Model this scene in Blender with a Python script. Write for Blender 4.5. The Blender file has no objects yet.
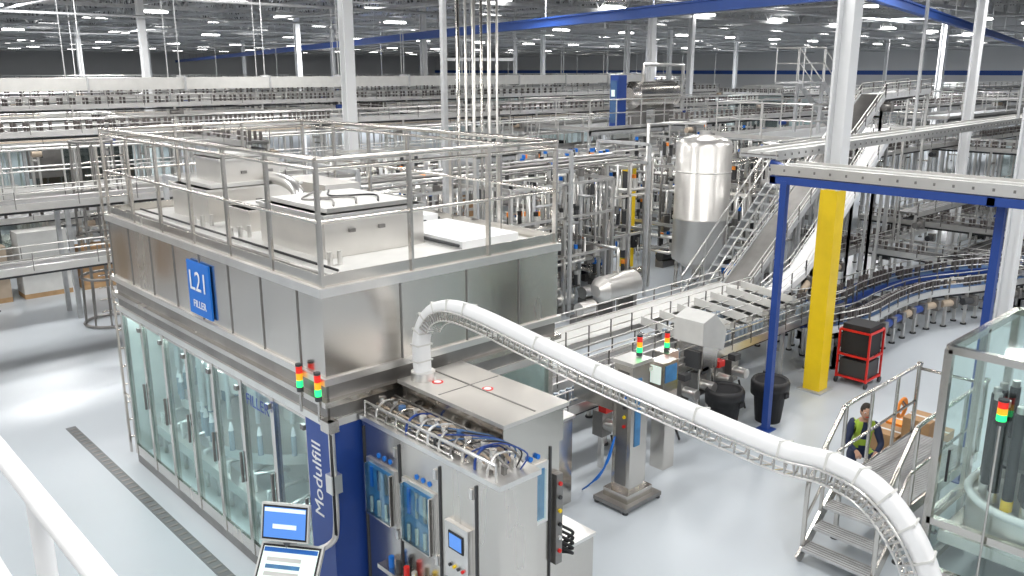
import bpy, bmesh, math, random
from mathutils import Vector, Matrix
random.seed(7)
C=bpy.context.collection
sc=bpy.context.scene
sc.view_settings.view_transform='Standard'
# ---------------------------------------------------------------- materials
MATS={}
def mk(name,col,rough=.5,metal=0,emis=0,var=0,vscale=4,stretch=None,rvar=0,bump=0,spec=None):
    m=bpy.data.materials.new(name); m.use_nodes=True
    nt=m.node_tree; b=nt.nodes['Principled BSDF']
    b.inputs['Base Color'].default_value=(*col,1); b.inputs['Roughness'].default_value=rough
    b.inputs['Metallic'].default_value=metal
    if emis:
        b.inputs['Emission Color'].default_value=(*col,1); b.inputs['Emission Strength'].default_value=emis
    if var or rvar or bump:
        tc=nt.nodes.new('ShaderNodeTexCoord'); mp=nt.nodes.new('ShaderNodeMapping')
        if stretch: mp.inputs['Scale'].default_value=stretch
        nz=nt.nodes.new('ShaderNodeTexNoise'); nz.inputs['Scale'].default_value=vscale; nz.inputs['Detail'].default_value=4
        nt.links.new(tc.outputs['Object'],mp.inputs[0]); nt.links.new(mp.outputs[0],nz.inputs['Vector'])
        if var:
            r=nt.nodes.new('ShaderNodeMapRange'); r.inputs['From Min'].default_value=.3; r.inputs['From Max'].default_value=.7
            r.inputs['To Min'].default_value=1-var; r.inputs['To Max'].default_value=1+var*.6
            nt.links.new(nz.outputs['Fac'],r.inputs['Value'])
            mx=nt.nodes.new('ShaderNodeVectorMath'); mx.operation='SCALE'; mx.inputs[0].default_value=col
            nt.links.new(r.outputs[0],mx.inputs['Scale']); nt.links.new(mx.outputs[0],b.inputs['Base Color'])
        if rvar:
            r=nt.nodes.new('ShaderNodeMapRange'); r.inputs['From Min'].default_value=.3; r.inputs['From Max'].default_value=.7
            r.inputs['To Min'].default_value=max(.03,rough-rvar); r.inputs['To Max'].default_value=rough+rvar
            nt.links.new(nz.outputs['Fac'],r.inputs['Value']); nt.links.new(r.outputs[0],b.inputs['Roughness'])
        if bump:
            bp=nt.nodes.new('ShaderNodeBump'); bp.inputs['Strength'].default_value=bump; bp.inputs['Distance'].default_value=.01
            nt.links.new(nz.outputs['Fac'],bp.inputs['Height']); nt.links.new(bp.outputs[0],b.inputs['Normal'])
    MATS[name]=m; return m
def mkglass(name,tint,refl=.16):
    m=bpy.data.materials.new(name); m.use_nodes=True; nt=m.node_tree; nt.nodes.clear()
    o=nt.nodes.new('ShaderNodeOutputMaterial'); t=nt.nodes.new('ShaderNodeBsdfTransparent'); t.inputs[0].default_value=(*tint,1)
    g=nt.nodes.new('ShaderNodeBsdfGlossy'); g.inputs['Roughness'].default_value=.04; g.inputs[0].default_value=(.9,.95,.95,1)
    mx=nt.nodes.new('ShaderNodeMixShader'); mx.inputs[0].default_value=refl
    nt.links.new(t.outputs[0],mx.inputs[1]); nt.links.new(g.outputs[0],mx.inputs[2]); nt.links.new(mx.outputs[0],o.inputs[0]); MATS[name]=m
mk('steel',(.68,.65,.61),.22,1,var=.1,vscale=1.3,rvar=.07,stretch=(1,1,.25),bump=.05)
mk('steel_dark',(.3,.29,.28),.4,.9,var=.15,vscale=3)
mk('steel_bright',(.8,.79,.77),.3,.9,var=.06,vscale=3)
mk('steel_tank',(.76,.74,.71),.33,.8,var=.05,vscale=2)
mk('galv',(.54,.55,.56),.5,.4,var=.12,vscale=6)
mk('floor',(.52,.565,.61),.33,0,var=.05,vscale=.3,rvar=.04)
mk('white',(.84,.85,.86),.4,0,var=.03)
mk('column_white',(.82,.83,.84),.5,0)
mk('offwhite',(.66,.66,.64),.5,0,var=.06)
mk('yellow',(.92,.64,.01),.4,0,var=.05)
mk('blue',(.018,.06,.28),.4,0,var=.06)
mk('beamblue',(.03,.1,.4),.5,0,var=.05)
mk('signblue',(.005,.16,.62),.45,0)
mk('beltblue',(.06,.14,.3),.5,0,var=.15)
mk('windowblue',(.05,.2,.42),.3,0,var=.3,vscale=6)
mk('navy',(.015,.025,.07),.7,0)
mk('black',(.015,.015,.017),.5,0)
mk('dark',(.05,.052,.056),.55,0)
mk('rubber',(.02,.02,.023),.7,0)
mk('belt',(.2,.2,.2),.45,.3,var=.2,vscale=12)
mk('red',(.7,.02,.015),.4,0)
mk('orange',(.95,.3,.03),.5,0)
mk('hivis',(.38,.55,.05),.6,0)
mk('skin',(.5,.29,.2),.55,0)
mk('hair',(.03,.02,.015),.7,0)
mk('cardboard',(.4,.24,.12),.8,0,var=.15)
mk('wood',(.45,.29,.15),.75,0,var=.2)
mk('greenlit',(.02,.8,.2),.3,0,emis=1.6)
mk('redlit',(.8,.03,.02),.3,0,emis=.4)
mk('amber',(1,.45,.02),.3,0,emis=.5)
mk('lamp',(1,.98,.95),.4,0,emis=12)
mk('innerlamp',(.93,1,1),.4,0,emis=14)
mk('screen',(.08,.22,.6),.2,0,emis=.7)
mk('screenwhite',(.7,.8,.75),.2,0,emis=.5)
mk('deck',(.05,.052,.056),.8,0,var=.25,vscale=.3)
mk('joist',(.52,.53,.54),.6,0)
mk('wall',(.8,.81,.82),.7,0,var=.03,vscale=.2)
mk('drain',(.2,.21,.22),.5,.3)
mk('bottle',(.3,.36,.42),.2,0)
mk('bottlecap',(.12,.105,.1),.4,0)
mk('warm',(.48,.39,.3),.5,.2,var=.1)
mkglass('glass',(.88,.97,.97),.12); mkglass('glass_clear',(.93,.98,.97),.07)
# ---------------------------------------------------------------- mesh builder
class MB:
    def __init__(s,name): s.n=name; s.v=[]; s.f=[]; s.m=[]; s.sm=[]; s.mats=[]
    def mi(s,m):
        if m not in s.mats: s.mats.append(m)
        return s.mats.index(m)
    def add(s,vs,fs,m,smooth=False):
        o=len(s.v); s.v+= [tuple(v) for v in vs]; k=s.mi(m)
        for f in fs: s.f.append([i+o for i in f]); s.m.append(k); s.sm.append(smooth)
    def box(s,x0,x1,y0,y1,z0,z1,m):
        vs=[(x,y,z) for z in (z0,z1) for y in (y0,y1) for x in (x0,x1)]
        s.add(vs,[(0,2,3,1),(4,5,7,6),(0,1,5,4),(2,6,7,3),(0,4,6,2),(1,3,7,5)],m)
    def beam(s,p,q,w,h,m,up=None):
        p=Vector(p);q=Vector(q);d=q-p
        if d.length<1e-6:return
        d.normalize(); up=Vector(up) if up else (Vector((0,0,1)) if abs(d.z)<.95 else Vector((1,0,0)))
        r=d.cross(up).normalized(); u=r.cross(d)
        vs=[a+r*(i*w/2)+u*(j*h/2) for a in (p,q) for j in (-1,1) for i in (-1,1)]
        s.add(vs,[(0,2,3,1),(4,5,7,6),(0,1,5,4),(2,6,7,3),(0,4,6,2),(1,3,7,5)],m)
    def sweep(s,pts,a,b,m,seg=8,n0=None,sq=1.0,caps=True):
        pts=[Vector(p) for p in pts]; T=[]
        for i in range(len(pts)):
            t=(pts[min(i+1,len(pts)-1)]-pts[max(i-1,0)]).normalized(); T.append(t)
        n=Vector(n0) if n0 else (Vector((0,0,1)) if abs(T[0].z)<.9 else Vector((1,0,0)))
        vs=[]
        for i,p in enumerate(pts):
            n=(n-T[i]*n.dot(T[i])).normalized(); bb=T[i].cross(n)
            k=1.0
            if 0<i<len(pts)-1:
                c=(pts[i]-pts[i-1]).normalized().dot(T[i]); k=1/max(.7,c)
            for j in range(seg):
                th=2*math.pi*(j+.5)/seg; cc=math.cos(th); ss=math.sin(th)
                cc=math.copysign(abs(cc)**sq,cc); ss=math.copysign(abs(ss)**sq,ss)
                vs.append(p+n*cc*a*k+bb*ss*b*k)
        fs=[]
        for i in range(len(pts)-1):
            for j in range(seg):
                fs.append((i*seg+j,i*seg+(j+1)%seg,(i+1)*seg+(j+1)%seg,(i+1)*seg+j))
        if caps: fs.append(tuple(range(seg-1,-1,-1))); fs.append(tuple((len(pts)-1)*seg+j for j in range(seg)))
        s.add(vs,fs,m,True)
    def tube(s,pts,r,m,seg=7): s.sweep(pts,r,r,m,seg)
    def cyl(s,p,q,r1,m,r2=None,seg=14):
        r2=r1 if r2 is None else r2
        p=Vector(p);q=Vector(q);d=(q-p).normalized(); n=Vector((1,0,0)) if abs(d.z)>.9 else Vector((0,0,1))
        n=(n-d*n.dot(d)).normalized(); b=d.cross(n)
        vs=[c+(n*math.cos(2*math.pi*j/seg)+b*math.sin(2*math.pi*j/seg))*r for c,r in((p,r1),(q,r2)) for j in range(seg)]
        s.add(vs,[(j,(j+1)%seg,seg+(j+1)%seg,seg+j) for j in range(seg)],m,True)
        s.add(vs,[tuple(range(seg-1,-1,-1)),tuple(range(seg,2*seg))],m,False)
    def lathe(s,c,prof,m,seg=24):
        vs=[(c[0]+r*math.cos(2*math.pi*j/seg),c[1]+r*math.sin(2*math.pi*j/seg),c[2]+z) for r,z in prof for j in range(seg)]
        fs=[(i*seg+j,i*seg+(j+1)%seg,(i+1)*seg+(j+1)%seg,(i+1)*seg+j) for i in range(len(prof)-1) for j in range(seg)]
        s.add(vs,fs,m,True)
    def ring(s,c,R,r,m,seg=24,axis='z',s2=6):
        pts=[]
        for j in range(seg+1):
            a=2*math.pi*j/seg
            if axis=='z': pts.append((c[0]+R*math.cos(a),c[1]+R*math.sin(a),c[2]))
            elif axis=='x': pts.append((c[0],c[1]+R*math.cos(a),c[2]+R*math.sin(a)))
            else: pts.append((c[0]+R*math.cos(a),c[1],c[2]+R*math.sin(a)))
        s.sweep(pts,r,r,m,s2,caps=False)
    def rail(s,pts,h=1.1,r=.022,sp=1.0,m='steel_bright',levels=(1,.55),kick=True,flat=False):
        pts=[Vector(p) for p in pts]; up=Vector((0,0,1)); seen=set()
        for a,b in zip(pts[:-1],pts[1:]):
            L=(b-a).length; n=max(1,round(L/sp))
            for i in range(n+1):
                p=a.lerp(b,i/n); key=(round(p.x,2),round(p.y,2),round(p.z,2))
                if key in seen: continue
                seen.add(key)
                if flat: s.beam(p,p+up*h,r*2.2,r*1.2,m)
                else: s.cyl(p,p+up*h,r,m,seg=6)
            for l in levels: s.cyl(a+up*h*l,b+up*h*l,r*(1.1 if l==1 else .8),m,seg=6)
            if kick: s.beam(a+up*.06,b+up*.06,.01,.12,m)
    def done(s,parent=None,bevel=0):
        me=bpy.data.meshes.new(s.n); me.from_pydata(s.v,[],s.f)
        for m in s.mats: me.materials.append(MATS[m])
        me.polygons.foreach_set('material_index',s.m); me.polygons.foreach_set('use_smooth',s.sm)
        me.update()
        o=bpy.data.objects.new(s.n,me); C.objects.link(o)
        if parent: o.parent=parent
        if bevel:
            b=o.modifiers.new('bevel','BEVEL'); b.width=bevel; b.segments=2; b.limit_method='ANGLE'
        return o
def empty(n,loc=(0,0,0)):
    e=bpy.data.objects.new(n,None); e.location=loc; C.objects.link(e); return e
def text(name,body,loc,rot,size,mat,parent=None):
    cu=bpy.data.curves.new(name,'FONT'); cu.body=body; cu.size=size; cu.extrude=.002; cu.align_x='CENTER'; cu.align_y='CENTER'
    cu.materials.append(MATS[mat]); o=bpy.data.objects.new(name,cu); o.location=loc; o.rotation_euler=rot; C.objects.link(o)
    if parent: o.parent=parent
    return o
def cat(pts,n=6):
    P=[Vector(p) for p in pts]; P=[P[0]*2-P[1]]+P+[P[-1]*2-P[-2]]; out=[]
    for i in range(1,len(P)-2):
        for k in range(n):
            t=k/n; a,b,c,d=P[i-1:i+3]
            out.append(.5*((2*b)+(c-a)*t+(2*a-5*b+4*c-d)*t*t+(3*b-a-3*c+d)*t**3))
    out.append(P[-2]); return out
# ---------------------------------------------------------------- camera
cam_d=bpy.data.cameras.new('camera'); cam=bpy.data.objects.new('camera',cam_d); C.objects.link(cam)
cam.location=(0,0,6); cam_d.lens=850/1024*36; cam_d.sensor_width=36; cam_d.clip_end=600
cam.rotation_euler=(math.pi/2-math.radians(14.4),0,math.radians(47-90)); sc.camera=cam
# ---------------------------------------------------------------- shell
b=MB('floor'); b.box(-40,150,-40,200,-.2,0,'floor'); b.done()
b=MB('ceiling'); b.box(-40,150,-40,200,10.6,10.8,'deck'); b.done()
b=MB('wall_north'); b.box(-40,150,160,160.3,0,10.6,'wall'); b.done()
b=MB('wall_east'); b.box(125,125.3,-40,160,0,10.6,'wall'); b.box(124.9,125,-40,160,5.3,5.9,'beamblue'); b.done()
def arr(o,*lst):
    for k,(v,n) in enumerate(lst):
        a=o.modifiers.new('arr%d'%k,'ARRAY'); a.use_relative_offset=False; a.use_constant_offset=True; a.constant_offset_displace=v; a.count=n
b=MB('ceiling_joists')
L=20
for z in (9.4,10.5): b.beam((0,0,z),(0,L,z),.12,.12,'joist')
for i in range(L):
    b.beam((0,i,9.4),(0,i+.5,10.5),.06,.06,'joist'); b.beam((0,i+.5,10.5),(0,i+1,9.4),.06,.06,'joist')
b.beam((0,0,9.45),(2.8,0,9.45),.05,.05,'joist'); b.beam((0,10,9.45),(2.8,10,9.45),.06,.06,'joist')
o=b.done(); o.location=(-10,-10,0); arr(o,((2.8,0,0),48),((0,L,0),8))
b=MB('ceiling_girders')
for z in (8.9,10.3): b.beam((0,0,z),(24,0,z),.2,.16,'galv')
for i in range(12):
    b.beam((i*2,0,8.9),(i*2+1,0,10.3),.09,.09,'galv'); b.beam((i*2+1,0,10.3),(i*2+2,0,8.9),.09,.09,'galv')
o=b.done(); o.location=(-20,4,0); arr(o,((24,0,0),6),((0,13,0),12))
b=MB('ceiling_lights'); b.box(0,1.5,0,.4,9.0,9.1,'lamp'); b.box(.1,1.4,.1,.3,9.1,9.2,'galv')
o=b.done(); o.location=(10,20,0); arr(o,((8.0,0,0),14),((0,9.5,0),14))
b=MB('sprinkler_pipes')
for k in range(10): b.cyl((-20,20+k*11,8.4),(120,20+k*11,8.4),.06,'galv',seg=6)
for k in range(9): b.cyl((10+k*12,-10,8.5),(10+k*12,140,8.5),.05,'galv',seg=6)
b.done()
for i in range(6):
    for j in range(6):
        x=-6+i*7; y=-6+j*7
        if .682*x+.731*y>36: continue
        l=bpy.data.lights.new('highbay_lamp','AREA'); l.shape='RECTANGLE'; l.size=3.0; l.size_y=.7; l.energy=270; l.color=(1,.985,.96)
        lo=bpy.data.objects.new('highbay_lamp',l); lo.location=(x,y,8.9); C.objects.link(lo)
for x,y in ((45,20),(30,45),(60,45),(20,60),(70,25),(10,40),(45,70),(100,25),(100,60),(30,100),(75,60)):
    l=bpy.data.lights.new('highbay_lamp','AREA'); l.shape='RECTANGLE'; l.size=4; l.size_y=.6; l.energy=1700
    lo=bpy.data.objects.new('highbay_lamp',l); lo.location=(x,y,8.8); C.objects.link(lo)
w=bpy.data.worlds.new('w'); sc.world=w; w.use_nodes=True
w.node_tree.nodes['Background'].inputs[0].default_value=(.95,.975,1,1); w.node_tree.nodes['Background'].inputs[1].default_value=.82
# columns
def column(x,y,w=.4,mat='column_white',name='support_column',yel=None):
    w=w*.74
    b=MB(name); t=w*.14
    for z0,z1,m in (((0,yel,'yellow'),(yel,9.2,mat)) if yel else ((0,9.2,mat),)):
        b.box(x-w/2,x+w/2,y-w/2,y-w/2+t,z0,z1,m); b.box(x-w/2,x+w/2,y+w/2-t,y+w/2,z0,z1,m); b.box(x-t/2,x+t/2,y-w/2+t,y+w/2-t,z0,z1,m)
        if yel and m=='yellow': b.box(x-w/2-.01,x+w/2+.01,y-w/2-.01,y+w/2+.01,0,yel,m)
    b.box(x-w*.8,x+w*.8,y-w*.8,y+w*.8,0,.03,'galv'); b.done()
column(14.85,7.32,.42,yel=3.88,name='yellow_base_column')
for x,y,ww in ((13.9,21.9,.42),(15.8,42.6,.4),(33.5,26.2,.4),(29.8,10.4,.36),(22.3,6.4,.42),(27,48,.4),(46,38,.4),(38,62,.4),(60,30,.4),(52,52,.4),(20,66,.4),(70,45,.4),(75,22,.4),(48,18.4,.4),(62,66,.4),(30,80,.4),(90,40,.4),(80,62,.4),(9,60.8,.4),(44,90,.4),(95,25,.4),(42,30,.4),(28,36.8,.36),(56,42,.4),(66,52,.4),(100,50,.4)): column(x,y,ww)
# overhead blue beams
def ibeam(p,q,w,h,m='beamblue',hn=20):
    b=MB('blue_runway_beam'); p=Vector(p);q=Vector(q); u=Vector((0,0,1))
    b.beam(p+u*h/2,q+u*h/2,w,.05,m); b.beam(p-u*h/2,q-u*h/2,w,.05,m); b.beam(p,q,w*.3,h,m)
    for i in range(hn):
        r=p.lerp(q,(i+.5)/hn); b.cyl(r+u*h/2,r+u*(9.4-r.z),.025,'galv',seg=6)
    b.done()
ibeam((18.1,7.0,7.68),(52.3,129,7.2),.24,.28)
ibeam((19.5,9.4,7.72),(75,21.8,7.5),.2,.22,hn=10)
# ---------------------------------------------------------------- filler
b=MB('filler_enclosure')
X0,X1,Y0,Y1=4.1,7.33,7.1,13.05
b.box(X0,X1,Y0,Y1,0,.14,'steel_dark'); b.box(X0+.02,X1-.02,Y0+.02,Y1-.02,2.55,3.0,'steel')
b.box(X0-.03,X1+.03,Y0-.03,Y1+.03,3.0,3.9,'steel')
b.box(X0-.06,X1+.06,Y0-.06,Y1+.06,3.86,3.95,'steel_bright'); b.box(X0-.07,X1+.07,Y0-.07,Y1+.07,2.96,3.03,'steel_bright')
b.box(X0-.09,X1+.05,Y0-.09,Y1+.05,2.74,2.8,'steel'); b.box(X0-.05,X1+.03,Y0-.05,Y1+.03,2.5,2.58,'steel_bright')
b.box(X0-.02,X0+.02,Y0,Y1,2.58,2.96,'steel_dark'); b.box(X0,X1,Y0-.02,Y0+.02,2.58,2.96,'steel_dark')
n=7
for i in range(n+1):
    y=Y0+.45+(Y1-Y0-.45)*i/n
    b.box(X0-.01,X0+.06,y-.04,y+.04,.14,2.52,'steel')
    b.box(X0-.04,X0-.03,y-.008,y+.008,3.03,3.86,'steel_dark')
    if i<n:
        y2=Y0+.45+(Y1-Y0-.45)*(i+1)/n
        b.box(X0+.01,X0+.025,y+.04,y2-.04,.3,2.45,'glass')
        b.box(X0,X0+.04,y+.04,y2-.04,.14,.3,'steel'); b.box(X0,X0+.04,y+.04,y2-.04,2.42,2.52,'steel')
        b.box(X0-.04,X0-.01,y+.07,y+.095,1.1,1.5,'steel_dark'); b.box(X0-.03,X0,y+.05,y+.12,2.3,2.36,'steel_dark')
for x in (5.0,5.9,6.7): b.box(x-.008,x+.008,Y0-.04,Y0-.03,3.03,3.86,'steel_dark')
for x in (4.6,5.5,6.4,7.28): b.box(x-.04,x+.04,Y0-.01,Y0+.06,.14,2.5,'steel')
b.box(4.6,5.5,Y0,Y0+.02,.14,2.5,'steel'); b.box(5.54,7.25,Y0+.01,Y0+.02,.9,2.45,'glass'); b.box(5.5,7.3,Y0,Y0+.04,.14,.9,'steel')
b.box(X1-.03,X1,Y0,Y1,.14,2.55,'offwhite'); b.box(X0,X1,Y1-.03,Y1,.14,2.55,'offwhite')
b.box(X0+.1,X1-.05,Y0+.1,Y1-.05,.14,.16,'white')
b.box(X0-.04,X0+.42,Y0-.04,Y0+.42,0,2.55,'blue')
def carousel(cx,cy,R,nv):
    b.cyl((cx,cy,.14),(cx,cy,2.5),R*.25,'steel_tank',seg=16); b.cyl((cx,cy,.95),(cx,cy,1.1),R,'steel_tank',seg=36)
    b.cyl((cx,cy,1.9),(cx,cy,2.15),R,'steel_tank',seg=36)
    for j in range(nv):
        a=2*math.pi*j/nv; x=cx+R*1.02*math.cos(a); y=cy+R*1.02*math.sin(a)
        b.cyl((x,y,1.55),(x,y,2.35),.035,'steel_bright',seg=6); b.cyl((x,y,1.1),(x,y,1.38),.04,'bottle',seg=6); b.cyl((x,y,1.38),(x,y,1.5),.04,'white',.015,seg=6)
carousel(5.75,10.6,1.4,40); carousel(5.3,8.4,.6,16); carousel(6.6,8.2,.55,16); carousel(5.1,12.4,.45,12)
for y in (8.4,10,11.6): b.box(4.3,7.1,y-.04,y+.04,2.42,2.47,'innerlamp')
b.box(4.2,4.26,7.7,12.9,2.44,2.48,'innerlamp')
for i in range(14):
    y=7.7+i*.38; b.tube([(4.4,y,.2),(4.4,y,.75+.1*(i%3)),(4.9,y,.85)],.03,'steel_bright',6)
b.box(4.3,4.5,7.6,12.9,.55,.7,'steel_tank')
b.box(4.16,7.27,7.16,12.99,3.95,3.97,'offwhite')
def hatch(x0,x1,y0,y1,z1,zb=3.97):
    b.box(x0,x1,y0,y1,zb,z1,'steel_tank'); b.box(x0-.03,x1+.03,y0-.03,y1+.03,z1-.03,z1,'steel_bright')
    b.box(x0+.1,x1-.1,y0+.1,y1-.1,z1,z1+.05,'offwhite')
    for k in (0,1): b.box(x0+.3+k*.4,x0+.38+k*.4,y0-.03,y0,z1-.22,z1-.18,'steel_dark')
hatch(4.75,6.1,8.1,9.6,4.46); hatch(4.8,6.2,11.2,12.4,4.42); hatch(5.1,6.0,11.4,12.2,4.8,4.42); hatch(4.9,5.5,10.2,10.8,4.25)
b.box(6.2,7.1,7.5,8.9,3.97,4.06,'white'); b.box(6.2,7.1,9.1,10.6,3.97,4.1,'white'); b.box(6.5,7.1,11,12.4,3.97,4.35,'steel_tank')
b.tube(cat([(5.8,10.5,3.97),(5.8,10.5,4.3),(5.8,10.7,4.45),(5.8,11.0,4.5),(5.8,11.35,4.5)]),.09,'steel_bright',10)
for i in range(5): b.tube([(6.15,7.5+i*.1,4.02),(6.15,8.6+i*.3,4.02),(7.2,8.8+i*.4,4.02)],.02,'dark',5)
for k in range(3): b.tube(cat([(5.0+.3*k,8.3,4.52),(5.2+.3*k,8.7,4.53),(5.0+.2*k,9.0,4.52),(5.4+.1*k,9.4,4.53)]),.012,('steel_dark','steel_dark','black')[k],5)
b.tube([(4.3,7.3,4.0),(4.3,12.9,4.0)],.02,'steel_dark',5); b.tube([(4.4,7.3,4.0),(7.2,7.3,4.0)],.02,'steel_dark',5); b.tube([(4.5,7.45,4.0),(4.5,12.9,4.0)],.015,'black',5)
for y in (7.8,9.9,11):
    for k in range(3): b.cyl((4.5+k*.12,y,3.97),(4.5+k*.12,y,4.12),.03,'steel_bright',seg=8)
b.rail([(X0,Y1,3.95),(X0,Y0,3.95),(X1,Y0,3.95),(X1,Y1,3.95),(X0,Y1,3.95)],h=1.23,r=.026,sp=.95,m='steel',levels=(1,.93,.52),flat=True)
for x in (4.15,4.55): b.beam((x,13.5,0.0),(x,13.5,4.9),.05,.03,'steel')
for i in range(16): b.cyl((4.15,13.5,.25+i*.3),(4.55,13.5,.25+i*.3),.015,'steel',seg=6)
for z in (1,2.5,3.5):
    for x in (4.15,4.55): b.beam((x,13.5,z),(x,13.05,z),.04,.03,'steel')
fil=b.done()
text('banner_text','Modulfill',(4.055,7.32,1.85),(math.pi/2,-math.pi/2,-math.pi/2),.25,'white',fil)
text('door_text','FILLER',(4.05,8.6,2.3),(math.pi/2,0,-math.pi/2),.2,'blue',fil)
s=MB('line_number_sign'); s.box(4.03,4.055,9.58,10.2,3.08,3.75,'signblue'); so=s.done()
text('sign_number','L21',(4.02,9.88,3.5),(math.pi/2,0,-math.pi/2),.35,'white',so)
text('sign_word','FILLER',(4.02,9.88,3.22),(math.pi/2,0,-math.pi/2),.13,'white',so)
def stack(x,y,z,name='signal_tower_light',r=.035,pole=None):
    b=MB(name)
    if pole is not None: b.cyl((x,y,pole),(x,y,z),.015,'steel',seg=8)
    b.cyl((x,y,z),(x,y,z+.05),r,'dark')
    for i,m in enumerate(('greenlit','amber','redlit')): b.cyl((x,y,z+.05+i*.075),(x,y,z+.12+i*.075),r*.95,m)
    b.cyl((x,y,z+.275),(x,y,z+.3),r,'dark'); b.done()
stack(4.0,7.48,2.8,pole=2.58); stack(4.0,7.12,2.8,pole=2.58)
b=MB('operator_monitor_stand')
b.tube(cat([(4.03,6.96,2.62),(4.03,6.96,2.5),(4.03,6.96,2.3),(4.03,6.96,1.5),(3.95,6.98,1.28),(3.66,7.14,1.2)]),.034,'steel_tank',8)
b.box(3.98,4.1,6.92,7.08,2.5,2.62,'steel'); b.box(3.97,4.09,6.9,7.02,1.85,2.05,'steel_bright')
for k in range(2): b.tube([(3.99,6.92-.02*k,2.5),(3.99,6.92-.02*k,1.4)],.01,'black',5)
def screen(c,w,h,tilt,scr):
    n=Vector((-.80,-.60,0)).normalized(); r=Vector((-n.y,n.x,0)); up=Vector((0,0,1))
    n2=(n*math.cos(tilt)+up*math.sin(tilt)).normalized(); u2=(up*math.cos(tilt)-n*math.sin(tilt)).normalized()
    def q(cc,w,h,d,m):
        cc=Vector(cc); vs=[cc+r*i*w/2+u2*j*h/2+n2*k*d/2 for k in(-1,1) for j in(-1,1) for i in(-1,1)]
        b.add(vs,[(0,2,3,1),(4,5,7,6),(0,1,5,4),(2,6,7,3),(0,4,6,2),(1,3,7,5)],m)
    c=Vector(c); q(c,w,h,.05,'offwhite'); q(c+n2*.022,w*.94,h*.9,.012,'black'); q(c+n2*.027,w*.88,h*.8,.006,scr)
    q(c+n2*.031+u2*h*.33,w*.86,h*.1,.002,'signblue' if scr!='screen' else 'screenwhite')
    if scr=='screen': q(c+n2*.031-u2*h*.1,w*.5,h*.12,.002,'screenwhite')
    else:
        for k in range(3): q(c+n2*.031-u2*h*(-.12+.16*k)-r*w*.08,w*.55,h*.09,.002,('offwhite','windowblue','offwhite')[k])
screen((3.56,7.13,1.62),.5,.38,.25,'screen'); screen((3.5,7.02,1.2),.66,.44,.75,'screenwhite')
b.box(3.54,3.66,7.12,7.22,.05,1.6,'steel_dark'); b.box(3.42,3.78,7.0,7.3,0,.05,'steel_dark'); b.done()
# ---------------------------------------------------------------- capper / front cabinet
b=MB('capping_machine')
FX=4.42; H=2.55; XR=5.68
b.box(FX,4.88,4.9,7.0,.12,H,'steel'); b.box(4.88,XR,5.4,7.0,.12,2.45,'steel')
b.box(4.88,XR,5.35,6.92,2.45,2.84,'steel'); b.box(4.84,XR+.03,5.3,6.95,2.82,2.86,'steel_tank')
b.box(FX-.02,4.9,4.87,7.02,H-.03,H+.02,'steel_bright')
for x,y in ((4.52,5),(4.52,6.9),(5.6,5.5),(5.6,6.9),(4.8,5)): b.cyl((x,y,0),(x,y,.12),.05,'steel_dark')
for y in (5.2,5.72,6.36,6.98): b.box(FX-.015,FX+.002,y-.01,y+.01,.15,H-.1,'dark')
for y in (5.24,5.76,6.4):
    for z in (.5,1.4,2.3): b.box(FX-.02,FX,y,y+.04,z,z+.1,'steel_bright')
for y0,y1,z0,z1 in ((6.46,6.88,1.55,2.1),(5.82,6.26,1.5,2.1)):
    b.box(FX-.025,FX+.002,y0-.04,y1+.04,z0-.04,z1+.04,'steel_bright'); b.box(FX-.032,FX-.02,y0,y1,z0,z1,'windowblue')
    for k in range(3):
        yy=y0+.09+k*.13; b.cyl((FX-.045,yy,z0+.02),(FX-.045,yy,z0+.2),.025,'steel',seg=8)
        b.box(FX-.05,FX-.03,yy-.02,yy+.02,z0+.3,z1-.03,('steel_dark','steel','signblue')[k])
    b.box(FX-.075,FX-.07,y0,y1,z0,z1,'glass')
    for ya in (y0-.02,y1): b.box(FX-.075,FX-.03,ya,ya+.02,z0,z1,'steel')
    b.box(FX-.075,FX-.03,y0,y1,z0-.02,z0,'steel')
    for k in range(3): b.cyl((FX,y0+.06+k*.1,z1+.11),(FX-.01,y0+.06+k*.1,z1+.11),.026,'signblue')
b.box(FX-.05,FX,5.27,5.6,1.4,1.98,'steel_bright'); b.box(FX-.06,FX-.05,5.33,5.54,1.72,1.9,'black'); b.box(FX-.066,FX-.058,5.35,5.52,1.74,1.88,'screen')
for k in range(4): b.cyl((FX-.05,5.34+k*.06,1.55),(FX-.07,5.34+k*.06,1.55),.016,('red','dark','yellow','black')[k],seg=10)
b.box(FX-.15,FX,5.75,6.6,1.05,1.1,'steel')
for k in range(6): b.cyl((FX-.08,5.8+k*.13,1.1),(FX-.08,5.8+k*.13,1.22),.03,('dark','yellow','steel_bright','red','dark','signblue')[k],seg=8)
b.box(5.04,5.5,5.372,5.4,1.62,2.28,'steel_bright'); b.box(5.1,5.44,5.362,5.375,1.68,2.22,'windowblue'); b.box(5.1,5.44,5.34,5.345,1.68,2.22,'glass')
for k in range(3): b.cyl((5.16+k*.1,5.4,2.36),(5.16+k*.1,5.37,2.36),.026,'signblue')
b.box(4.9,4.92,5.375,5.4,.15,2.4,'dark'); b.box(5.54,5.56,5.385,5.4,.15,2.4,'dark')
b.box(5.58,5.67,5.33,5.4,1.1,2.1,'steel_dark')
for k,m in enumerate(('red','dark','yellow','black','steel_bright','red')): b.cyl((5.625,5.33,2.0-k*.15),(5.625,5.31,2.0-k*.15),.022,m,seg=10)
b.box(5.72,6.35,5.5,6.15,.5,1.08,'steel'); b.box(5.7,6.37,5.48,6.17,1.06,1.1,'steel_bright')
for x,y in ((6.25,5.6),(6.25,6.05),(5.85,5.6)): b.cyl((x,y,0),(x,y,.5),.03,'steel')
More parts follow.
